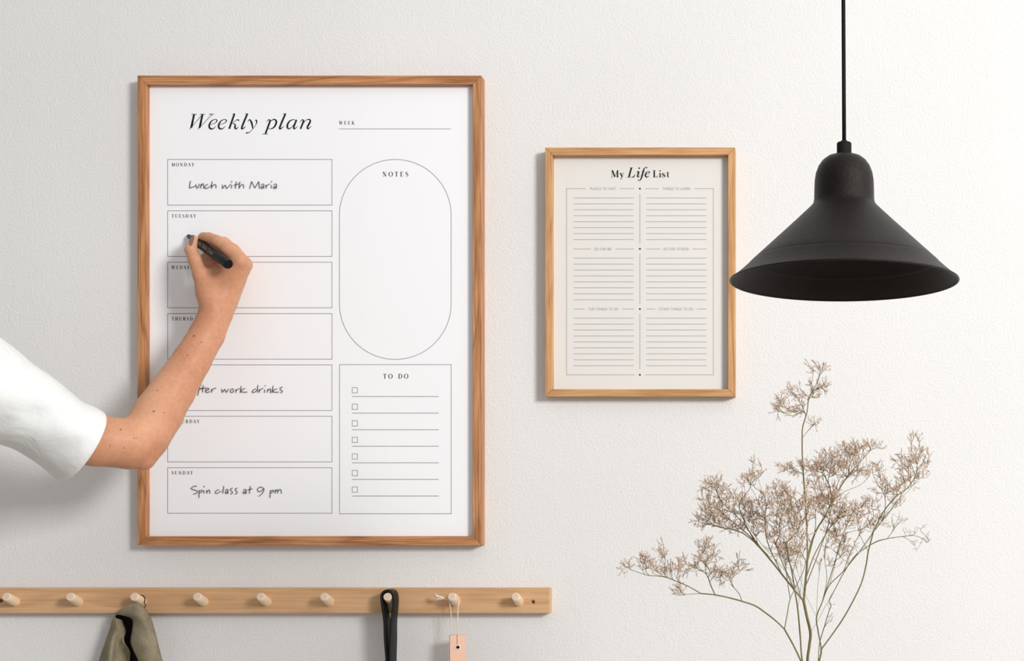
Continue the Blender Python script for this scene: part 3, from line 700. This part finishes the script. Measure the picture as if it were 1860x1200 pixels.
    for ca in corners:
        for axi in range(3):
            if ca[axi]: continue
            cb = list(ca); cb[axi] = 1
            fa = Fd[idx[:, 0]+ca[0], idx[:, 1]+ca[1], idx[:, 2]+ca[2]]; fb = Fd[idx[:, 0]+cb[0], idx[:, 1]+cb[1], idx[:, 2]+cb[2]]
            m = (fa < 0) != (fb < 0); t = np.where(m, fa/np.where(m, fa-fb, 1), 0)
            pt = np.array(ca, float)[None, :]+t[:, None]*np.eye(3)[axi][None, :]
            acc[m] += pt[m]; num[m] += 1
    V = lo+(idx+acc/num[:, None])*h
    faces = []
    for axi in range(3):
        o1, o2 = [(1, 2), (2, 0), (0, 1)][axi]
        sl0 = [slice(None)]*3; sl1 = [slice(None)]*3; sl0[axi] = slice(0, -1); sl1[axi] = slice(1, None)
        ga, gb = G[tuple(sl0)], G[tuple(sl1)]; e = np.argwhere(ga != gb)
        e = e[(e[:, o1] > 0) & (e[:, o2] > 0) & (e[:, o1] < n[o1]-1) & (e[:, o2] < n[o2]-1)]
        inside = ga[e[:, 0], e[:, 1], e[:, 2]]
        def cell(d1, d2):
            q = e.copy(); q[:, o1] -= d1; q[:, o2] -= d2; return ids[q[:, 0], q[:, 1], q[:, 2]]
        q = np.stack([cell(1, 1), cell(0, 1), cell(0, 0), cell(1, 0)], 1)
        q[~inside] = q[~inside][:, ::-1]; faces.append(q)
    Fc = np.concatenate(faces)
    # light smoothing
    E = np.unique(np.sort(np.concatenate([Fc[:, [0, 1]], Fc[:, [1, 2]], Fc[:, [2, 3]], Fc[:, [3, 0]]]), 1), axis=0)
    deg = np.bincount(E.ravel(), minlength=len(V)).astype(float)
    for lam in (.5, -.52, .5, -.52, .5, -.3, .4):
        S2 = np.zeros_like(V)
        for c_ in range(3):
            S2[:, c_] = np.bincount(E[:, 0], V[E[:, 1], c_], len(V))+np.bincount(E[:, 1], V[E[:, 0], c_], len(V))
        V = V+lam*(S2/deg[:, None]-V)
    return V, Fc
armV, armF = build_arm()
root = thing('person', P(60, 760, .26), 'bare arm in a white T-shirt sleeve reaching in to write on the large poster', 'person')
m = bpy.data.meshes.new('arm'); base = Vector(root['_w'])
m.vertices.add(len(armV)); m.vertices.foreach_set('co', (armV-np.array(base)).ravel().astype(np.float32))
m.loops.add(len(armF)*4); m.loops.foreach_set('vertex_index', armF.ravel()); m.polygons.add(len(armF))
m.polygons.foreach_set('loop_start', np.arange(0, len(armF)*4, 4)); m.polygons.foreach_set('loop_total', np.full(len(armF), 4)); m.update(calc_edges=True); m.validate()
m.polygons.foreach_set('use_smooth', [True]*len(armF))
# visible surface point under a picture position
sx = CX+armV[:, 0]*F/(D+armV[:, 1]); sy = CY-(armV[:, 2]-CZ)*F/(D+armV[:, 1])
def surf(px, py, rad=2.0):
    k = np.where((abs(sx-px) < rad) & (abs(sy-py) < rad))[0]
    if len(k) == 0: return None
    return Vector(armV[k[np.argmin(armV[k, 1])]])
def m_skin():
    t = NT('skin'); v = t.coord()
    n1 = t.noise(v, 10, 2, .5); n2 = t.noise(v, 160, 3, .6)
    c = t.ramp(t.math('ADD', t.math('MULTIPLY', n1, .7), t.math('MULTIPLY', n2, .3)), [(.3, srgb(190, 130, 98)), (.5, srgb(208, 151, 117)), (.7, srgb(221, 169, 135))])
    for mx, my, r in ((354, 608, 2.1), (366, 620, 1.4), (341, 643, 1.4), (287, 707, 1.3), (281, 746, 2.0), (299, 749, 1.4), (221, 778, 1.8), (245, 795, 1.2), (249, 794, 1.0), (227, 814, 1.2), (201, 810, 1.1)):
        s = surf(mx, my)
        if s is None: continue
        s = s-base
        vm = t.n('ShaderNodeVectorMath', operation='DISTANCE'); t.l(t.n('ShaderNodeTexCoord').outputs['Object'], vm.inputs[0]); vm.inputs[1].default_value = tuple(s)
        mr = t.n('ShaderNodeMapRange'); mr.inputs['From Min'].default_value = r*.00085*.6; mr.inputs['From Max'].default_value = r*.00085*1.3; mr.inputs['To Min'].default_value = .75; mr.inputs['To Max'].default_value = 0
        t.l(vm.outputs['Value'], mr.inputs['Value']); c = t.mix(mr.outputs[0], c, srgb(120, 66, 44))
    t.bump(t.noise(v, 420, 3, .6), .35, .0005)
    t.b.inputs['Subsurface Weight'].default_value = .06; t.b.inputs['Subsurface Radius'].default_value = (1, .35, .2); t.b.inputs['Subsurface Scale'].default_value = .006
    return t.set(c, .52, .35)
M_skin = m_skin(); m.materials.append(M_skin)
arm = bpy.data.objects.new('arm', m); link(arm, root); arm['_w'] = tuple(base)
# thumbnail: a curved plate on the far-left side of the thumb tip
M_nail = m_plain('taupe_nail_varnish', srgb(128, 98, 90), .3, .5)
vs = []; fs = []; ft_ = -armV[:, 1]; ns_ = (sx > 330) & (sx < 362) & (sy > 420) & (sy < 455)
qx, qy, qd = sx[ns_], sy[ns_], ft_[ns_]
for i, t in enumerate(np.linspace(0, 1, 10)):
    ccx, ccy = 345.6+(351.2-345.6)*t, 446+(426.6-446)*t; half = 3.3*math.sqrt(max(.05, 1-abs(2*t-1)**3.5))
    for k in range(7):
        u_ = (k-3)/3*half; x_, y_ = ccx+u_*.96, ccy+u_*.28
        r_ = np.hypot(qx-x_, qy-y_); k_ = r_ < max(1.8, r_.min()+.6); dm = qd[k_].max(); k2 = k_ & (qd > dm-.004)
        wg = np.exp(-(r_[k2]/1.2)**2); vs.append(P(x_, y_, (qd[k2]*wg).sum()/wg.sum()+.0005))
for i in range(9):
    for k in range(6): fs.append((i*7+k, i*7+k+1, (i+1)*7+k+1, (i+1)*7+k))
o = mesh('thumbnail', vs, fs, M_nail, arm, smooth=True); solid(o, .0008, 0)

# sleeve: rings given by their upper and lower outline in the picture, depth and depth radius
def build_sleeve():
    # Tx,Ty, Bx,By, centre depth, depth radius, bow
    R = [(189, 752, 112, 870, .205, .052, 21), (186, 748, 104, 870, .207, .054, 20), (170, 739, 92, 860, .215, .056, 18), (148, 729, 74, 845, .225, .057, 14), (120, 706, 50, 829, .238, .058, 9),
         (92, 683, 26, 815, .252, .060, 4), (60, 662, 0, 806, .268, .062, 0), (25, 632, -30, 800, .285, .066, -2), (-20, 600, -70, 798, .305, .072, -4), (-80, 560, -120, 790, .33, .08, -4), (-150, 520, -170, 780, .36, .088, -4)]
    ctr = catmull(R, 7); n = 96; vs = []; fs = []
    for i, (Tx, Ty, Bx, By, dc, dr, bow) in enumerate(ctr):
        c = ((Tx+Bx)/2, (Ty+By)/2); u = (Tx-c[0], Ty-c[1])
        L_ = math.hypot(*u); axx = (-u[1]/L_*-1, u[0]/L_*-1); axx = (abs(u[1])/L_, abs(u[0])/L_)
        s_ = i/(len(ctr)-1)*10
        for k in range(n):
            th = 2*math.pi*k/n; cs, sn = math.cos(th), math.sin(th)
            # folds: ridges that run slanted round the sleeve, fading towards the hem
            fold = .0020*min(1, s_/2.5)*(math.sin(3*th+1.3*s_+.5)+.7*math.sin(5*th-2.1*s_+1.0)+.5*math.sin(2.2*s_+2*th+2.2))*(1-.5*abs(cs))
            fold += .003*math.exp(-((s_-6.3)/.5)**2)*math.sin(th*2+.6)+.0012*math.exp(-((s_-4.2)/.35)**2)*math.cos(th*3)
            q = (c[0]+u[0]*cs+axx[0]*bow*sn, c[1]+u[1]*cs+axx[1]*bow*sn, dc+(dr+fold)*sn)
            p = P(*q); vs.append(p)
    m_ = len(ctr)
    for i in range(m_-1):
        for k in range(n): fs.append((i*n+k, i*n+(k+1) % n, (i+1)*n+(k+1) % n, (i+1)*n+k))
    return vs, fs
def m_cotton():
    t = NT('white_cotton'); v = t.coord()
    a = t.noise(v, 28, 3, .5, .6); b_ = t.noise(v, 900, 2)
    t.bump(t.math('ADD', t.math('MULTIPLY', a, 2.2), t.math('MULTIPLY', b_, .12)), .5, .003)
    t.b.inputs['Subsurface Weight'].default_value = .15; t.b.inputs['Subsurface Scale'].default_value = .01
    t.b.inputs['Sheen Weight'].default_value = .15
    return t.set(srgb(237, 235, 234), .85, .15)
vs, fs = build_sleeve()
o = mesh('shirt_sleeve', vs, fs, m_cotton(), root, smooth=True); solid(o, .0016, 0)
b_ = bmesh.new(); b_.from_mesh(o.data); bmesh.ops.recalc_face_normals(b_, faces=b_.faces); b_.to_mesh(o.data); b_.free()

# ------------------------------------------------------------------ dried flowers
def z2(X, Y): return (1110+X/2.1426, 640+Y/2.1426)
def m_bud():
    t = NT('dried_blossom'); v = t.coord()
    c = t.ramp(t.noise(v, 330, 1), [(.32, srgb(136, 108, 88)), (.5, srgb(190, 160, 134)), (.66, srgb(230, 210, 188))])
    return t.set(c, .85, .15)
def m_stem():
    t = NT('dried_stem'); v = t.coord()
    c = t.ramp(t.noise(v, 25, 2), [(.35, srgb(108, 98, 62)), (.65, srgb(140, 128, 86))])
    return t.set(c, .75, .2)
M_bud, M_stem = m_bud(), m_stem()
PDP = .36
def flower(label, trunks, blobs, seed, d0, buds=6, rmain=1.0, bare=False):
    rg = np.random.default_rng(seed)
    pos = []; par = []; dr = []; plen = []
    def add(p, pa):
        pos.append(np.array(p, float)); par.append(pa)
        if pa >= 0:
            v_ = pos[-1]-pos[pa]; L_ = np.linalg.norm(v_) or 1; dr.append(v_/L_); plen.append(plen[pa]+L_)
        else: dr.append(np.array((0, -1, 0.))); plen.append(0.)
        return len(pos)-1
    # trunks: list of polylines in zoom coordinates with depth offset px; later ones start at the nearest existing node
    for ti, tr in enumerate(trunks):
        pts = [(*z2(p[0], p[1]), p[2] if len(p) > 2 else 0) for p in tr]
        cpt = catmull(pts, 8)
        if ti == 0: k = add(cpt[0], -1)
        else:
            k = int(np.argmin([np.hypot(q[0]-cpt[0][0], q[1]-cpt[0][1]) for q in pos]))
            dz = pos[k][2]; cpt = [np.array((c_[0], c_[1], c_[2]+dz*(1-i/len(cpt)))) for i, c_ in enumerate(cpt)]
        for c_ in cpt[1:]: k = add(c_, k)
    att = []
    for (X, Y, rx, ry, n_) in blobs:
        for _ in range(int(n_)):
            a = rg.uniform(0, 2*math.pi); r = math.sqrt(rg.uniform(0, 1))
            x, y = z2(X+rx*r*math.cos(a), Y+ry*r*math.sin(a)); att.append(np.array((x, y, rg.normal(0, 16))))
    Pn = np.array(pos)
    att.sort(key=lambda a: np.min(np.hypot(Pn[:, 0]-a[0], Pn[:, 1]-a[1])))
    leaves = []
    for a in att:
        Pn = np.array(pos); Dn = np.array(dr); V_ = a-Pn; L_ = np.linalg.norm(V_, axis=1)+1e-6
        cosv = (V_*Dn).sum(1)/L_; up = -V_[:, 1]/L_
        cost = L_*(1+1.5*(1-cosv)+.5*(1-up))+.05*np.array(plen)
        cost[L_ < 3] += 20
        k = int(np.argmin(cost)); p0 = pos[k]; L0 = L_[k]
        c1 = p0+Dn[k]*L0*.4; nseg = max(2, int(L0/6)); kk = k
        c2 = a-np.array((0, -1, 0))*L0*.15
        jit = rg.normal(0, .5, (nseg, 3))
        for i in range(1, nseg+1):
            t = i/nseg; q = (1-t)**3*p0+3*(1-t)**2*t*c1+3*(1-t)*t*t*c2+t**3*a
            kk = add(q+(jit[i-1] if i < nseg else 0), kk)
        leaves.append(kk)
    n = len(pos); cntl = np.zeros(n); cntl[leaves] = 1
    for i in range(n-1, 0, -1): cntl[par[i]] += cntl[i]
    rad = (.22+.13*np.maximum(cntl, 1)**.44)*rmain
    W3 = lambda q: P(q[0], q[1], d0+q[2]/1460)
    sc = (D-d0)/F; pw = [W3(q) for q in pos]
    vs = []; fs = []
    for i in range(1, n):
        a_, b_ = pw[par[i]], pw[i]
        ra = min(rad[par[i]], rad[i]*1.15)*sc; rb = rad[i]*sc; ns = 5 if rad[i] > .8 else 3
        tube(vs, fs, [a_, b_+(b_-a_)*.08], [ra, rb], ns, False)
    root = thing('dried_flower_stem', pw[0], label, 'dried flower', 'dried sea lavender stems at the lower right')
    mesh('branches', vs, fs, M_stem, root, smooth=True)
    # buds set in two ranks along short curved spikes
    vs = []; fs = []
    for k in leaves:
        d_ = dr[k]; ang = math.atan2(-d_[1], d_[0])
        for rep in range(1 if bare else (3 if rg.random() < .3 else 2)):
            an = ang*.62+math.pi/2*.38+rg.normal(0, .3) if ang > -1 else ang+rg.normal(0, .4)
            if rep: an += (-1, 1)[rep % 2]*rg.uniform(.5, .9)
            Ls = rg.uniform(6, 16)*(.6 if bare else 1); cur = rg.normal(0, .35); q = pos[k].copy(); nb = max(3, int(Ls/1.9)); vz = rg.normal(0, .5); side = 1
            prev = W3(q)
            for j in range(nb):
                an2 = an+cur*j/nb; stp = Ls/nb
                q = q+np.array((math.cos(an2), -math.sin(an2), vz))*stp
                cur_ = W3(q); tube(vs, fs, [prev, cur_], .28*sc, 3, False); prev = cur_
                if bare and rg.random() < .45: continue
                side = -side; ba = an2+side*rg.uniform(.2, .65)
                bl = rg.uniform(2.6, 4.4)*(.6 if bare else 1); bw = bl*rg.uniform(.17, .26)
                b0 = q; b1 = q+np.array((math.cos(ba), -math.sin(ba), rg.normal(0, .3)))*bl
                A_, B_ = W3(b0), W3(b1); ax_ = (B_-A_); e1 = ax_.orthogonal().normalized()*bw*sc; e2 = ax_.normalized().cross(e1)
                M_ = A_+ax_*.45; i0 = len(vs); vs += [A_, M_+e1, M_+e2, M_-e1, M_-e2, B_]
                fs += [(i0, i0+1, i0+2), (i0, i0+2, i0+3), (i0, i0+3, i0+4), (i0, i0+4, i0+1), (i0+5, i0+2, i0+1), (i0+5, i0+3, i0+2), (i0+5, i0+4, i0+3), (i0+5, i0+1, i0+4)]
    o = mesh('blossoms', vs, fs, M_bud if not bare else M_stem, root); o['kind'] = 'stuff'
    return root
# stem with the low arching branch to the left
flower('dried sea lavender stem with a long low branch arching out to the left',
 [[(775, 1290), (740, 1202), (708, 1135), (675, 1076)],
  [(675, 1076), (640, 1043), (600, 1012), (560, 985), (510, 968, 6), (455, 953), (405, 943, 10), (350, 938), (290, 941)],
  [(675, 1076), (686, 1015), (697, 960, -8), (722, 905), (748, 850), (765, 790, -14)],
  [(510, 968), (496, 935), (462, 900, 4)], [(405, 943), (388, 905), (372, 865), (345, 845)], [(350, 938), (305, 912), (262, 893), (205, 873, -6), (140, 866), (80, 846)],
  [(697, 960), (688, 900), (680, 840), (676, 790)], [(722, 905), (742, 930), (752, 962)]],
 [(62, 836, 26, 10, 9), (140, 835, 40, 25, 16), (125, 805, 22, 16, 6), (200, 790, 16, 40, 12), (215, 850, 35, 18, 12), (265, 930, 22, 18, 8), (285, 830, 28, 30, 14), (350, 820, 40, 30, 22), (365, 760, 22, 36, 14), (395, 790, 22, 36, 10), (410, 868, 36, 20, 16), (460, 870, 38, 20, 18), (500, 835, 20, 34, 9), (250, 855, 20, 20, 8), (700, 790, 50, 40, 22), (655, 770, 40, 36, 16), (740, 740, 40, 40, 14)], 11, .62)
# thin stem in the middle
flower('thin straight dried sea lavender stem in the middle of the bunch',
 [[(772, 1290), (745, 1202), (736, 1100), (727, 1000), (716, 930), (705, 860), (690, 790, 8), (680, 730, 14)],
  [(727, 1000), (735, 930), (742, 880), (735, 800, -10)], [(716, 930), (690, 870), (660, 800), (640, 740, 5)], [(705, 860), (730, 780), (760, 700, -6)]],
 [(650, 545, 42, 30, 26), (700, 590, 45, 40, 30), (650, 620, 40, 40, 20), (690, 680, 55, 50, 34), (760, 560, 36, 50, 22), (740, 640, 40, 50, 22), (640, 700, 40, 40, 16), (705, 745, 50, 30, 20)], 12, .65)
# the main stem
flower('tallest dried sea lavender stem, thick at the base, rising to a single high spray',
 [[(774, 1290), (765, 1202), (772, 1140), (776, 1090), (762, 1025), (750, 967)],
  [(750, 967), (758, 880), (764, 800), (762, 700), (757, 600), (750, 500), (745, 420), (744, 340), (746, 290), (762, 235), (770, 180), (795, 130), (812, 90)],
  [(750, 967), (705, 912), (665, 862), (615, 800), (565, 745), (530, 715), (495, 695, 10), (420, 678), (370, 665)],
  [(750, 967), (700, 880), (640, 805), (590, 750), (545, 690, -12), (500, 620)],
  [(764, 800), (780, 740), (800, 690, 8), (830, 640), (860, 582, 12), (895, 520), (930, 470), (975, 420), (1010, 380)],
  [(758, 880), (790, 790), (840, 700), (880, 640, -10), (930, 600)],
  [(860, 582), (900, 545), (960, 520, 6), (990, 500)],
  [(776, 1090), (812, 1030), (845, 965), (880, 905), (905, 858, 6), (950, 792), (1000, 735), (1030, 670, 10), (1070, 620), (1110, 580), (1160, 535), (1190, 490)],
  [(565, 745), (520, 660), (500, 590), (540, 530)], [(752, 930), (712, 800), (695, 680, 10), (690, 570)], [(665, 862), (610, 740), (600, 650, -10), (610, 570)], [(740, 950), (700, 830), (640, 700, 8), (570, 620)],
  [(764, 820), (795, 680), (790, 560, 8)], [(757, 910), (815, 760), (850, 650, -8), (845, 560)], [(620, 800), (540, 715), (450, 640, 10), (390, 590)], [(590, 770), (510, 660), (430, 580, -8), (400, 510)], [(860, 582), (850, 520), (820, 460)], [(746, 330), (770, 300), (800, 268)]],
 [(700, 222, 58, 26, 24), (660, 215, 26, 32, 10), (745, 175, 30, 30, 10), (790, 150, 26, 36, 16), (800, 65, 40, 22, 12), (835, 135, 12, 22, 6), (790, 280, 14, 12, 5), (690, 158, 30, 12, 6),
  (400, 520, 46, 34, 30), (385, 600, 42, 30, 24), (375, 650, 48, 22, 26), (440, 640, 50, 44, 34), (450, 560, 36, 36, 18), (520, 600, 50, 50, 34), (565, 460, 30, 36, 14), (535, 510, 30, 24, 12), (580, 640, 50, 50, 30), (600, 580, 30, 30, 12), (560, 690, 50, 30, 16), (470, 680, 50, 16, 12),
  (750, 452, 74, 18, 34), (850, 430, 50, 40, 38), (830, 470, 50, 20, 16), (940, 395, 58, 34, 40), (1005, 368, 40, 15, 14), (920, 455, 52, 40, 28), (980, 480, 36, 30, 12), (670, 445, 18, 6, 3),
  (850, 560, 46, 46, 40), (870, 610, 56, 46, 44), (810, 600, 36, 50, 24), (930, 640, 50, 36, 22), (800, 520, 36, 26, 10)], 13, .61, rmain=1.08)
# right-hand stem
flower('dried sea lavender stem spreading to the right, with a bare green side twig',
 [[(790, 1290), (810, 1202), (818, 1155), (806, 1085), (800, 1030), (822, 970), (850, 905), (905, 850), (955, 790, 8)],
  [(818, 1155), (862, 1095), (905, 1032), (945, 960), (975, 895), (992, 830), (1001, 775), (1020, 700, 6)],
  [(800, 1030), (778, 985), (756, 940)],
  [(955, 790), (1030, 735), (1105, 720)], [(1001, 775), (965, 700), (960, 650, -8)], [(1020, 700), (1060, 620), (1110, 560, 6), (1160, 520), (1190, 460), (1185, 390)], [(822, 970), (840, 880), (830, 790), (838, 730)], [(850, 905), (870, 830), (880, 770)], [(1020, 700), (1060, 640), (1065, 560), (1030, 500)], [(812, 1000), (860, 850), (900, 720, 8), (940, 620)], [(905, 850), (940, 760), (1000, 640, -8)], [(800, 1030), (805, 900), (820, 800)], [(955, 790), (1020, 700), (1090, 610, 10), (1150, 530)]],
 [(1030, 470, 26, 36, 12), (1060, 520, 40, 34, 18), (1110, 545, 36, 30, 14), (1155, 500, 36, 36, 20), (1190, 440, 36, 30, 18), (1195, 400, 40, 26, 12), (1185, 345, 18, 26, 8), (1125, 412, 30, 16, 6), (1150, 440, 22, 22, 7), (1110, 595, 22, 12, 5), (1205, 487, 24, 8, 6), (1235, 420, 14, 20, 5),
  (1010, 595, 30, 34, 14), (950, 620, 36, 36, 16), (1040, 660, 36, 26, 12), (880, 740, 40, 36, 26), (880, 690, 46, 30, 16), (990, 690, 36, 20, 8), (930, 770, 30, 20, 7), (830, 820, 24, 36, 8), (900, 810, 30, 24, 6)], 14, .585)
flower('bare green forked twig reaching right from the bunch of dried flowers',
 [[(800, 1290), (806, 1202), (812, 1130), (832, 1060), (850, 1000)],
  [(850, 1000), (856, 985), (850, 965), (880, 905), (905, 858), (955, 785), (1025, 740), (1075, 724), (1130, 716), (1180, 712), (1215, 725)],
  [(1075, 724), (1100, 690), (1118, 665)]],
 [(1120, 655, 28, 20, 9), (1100, 670, 20, 16, 4), (1195, 690, 34, 14, 6), (1225, 725, 14, 22, 6), (1182, 745, 10, 22, 5), (1150, 705, 20, 10, 3), (855, 1010, 14, 36, 7)], 15, .57, rmain=1.0, bare=True)
clean()
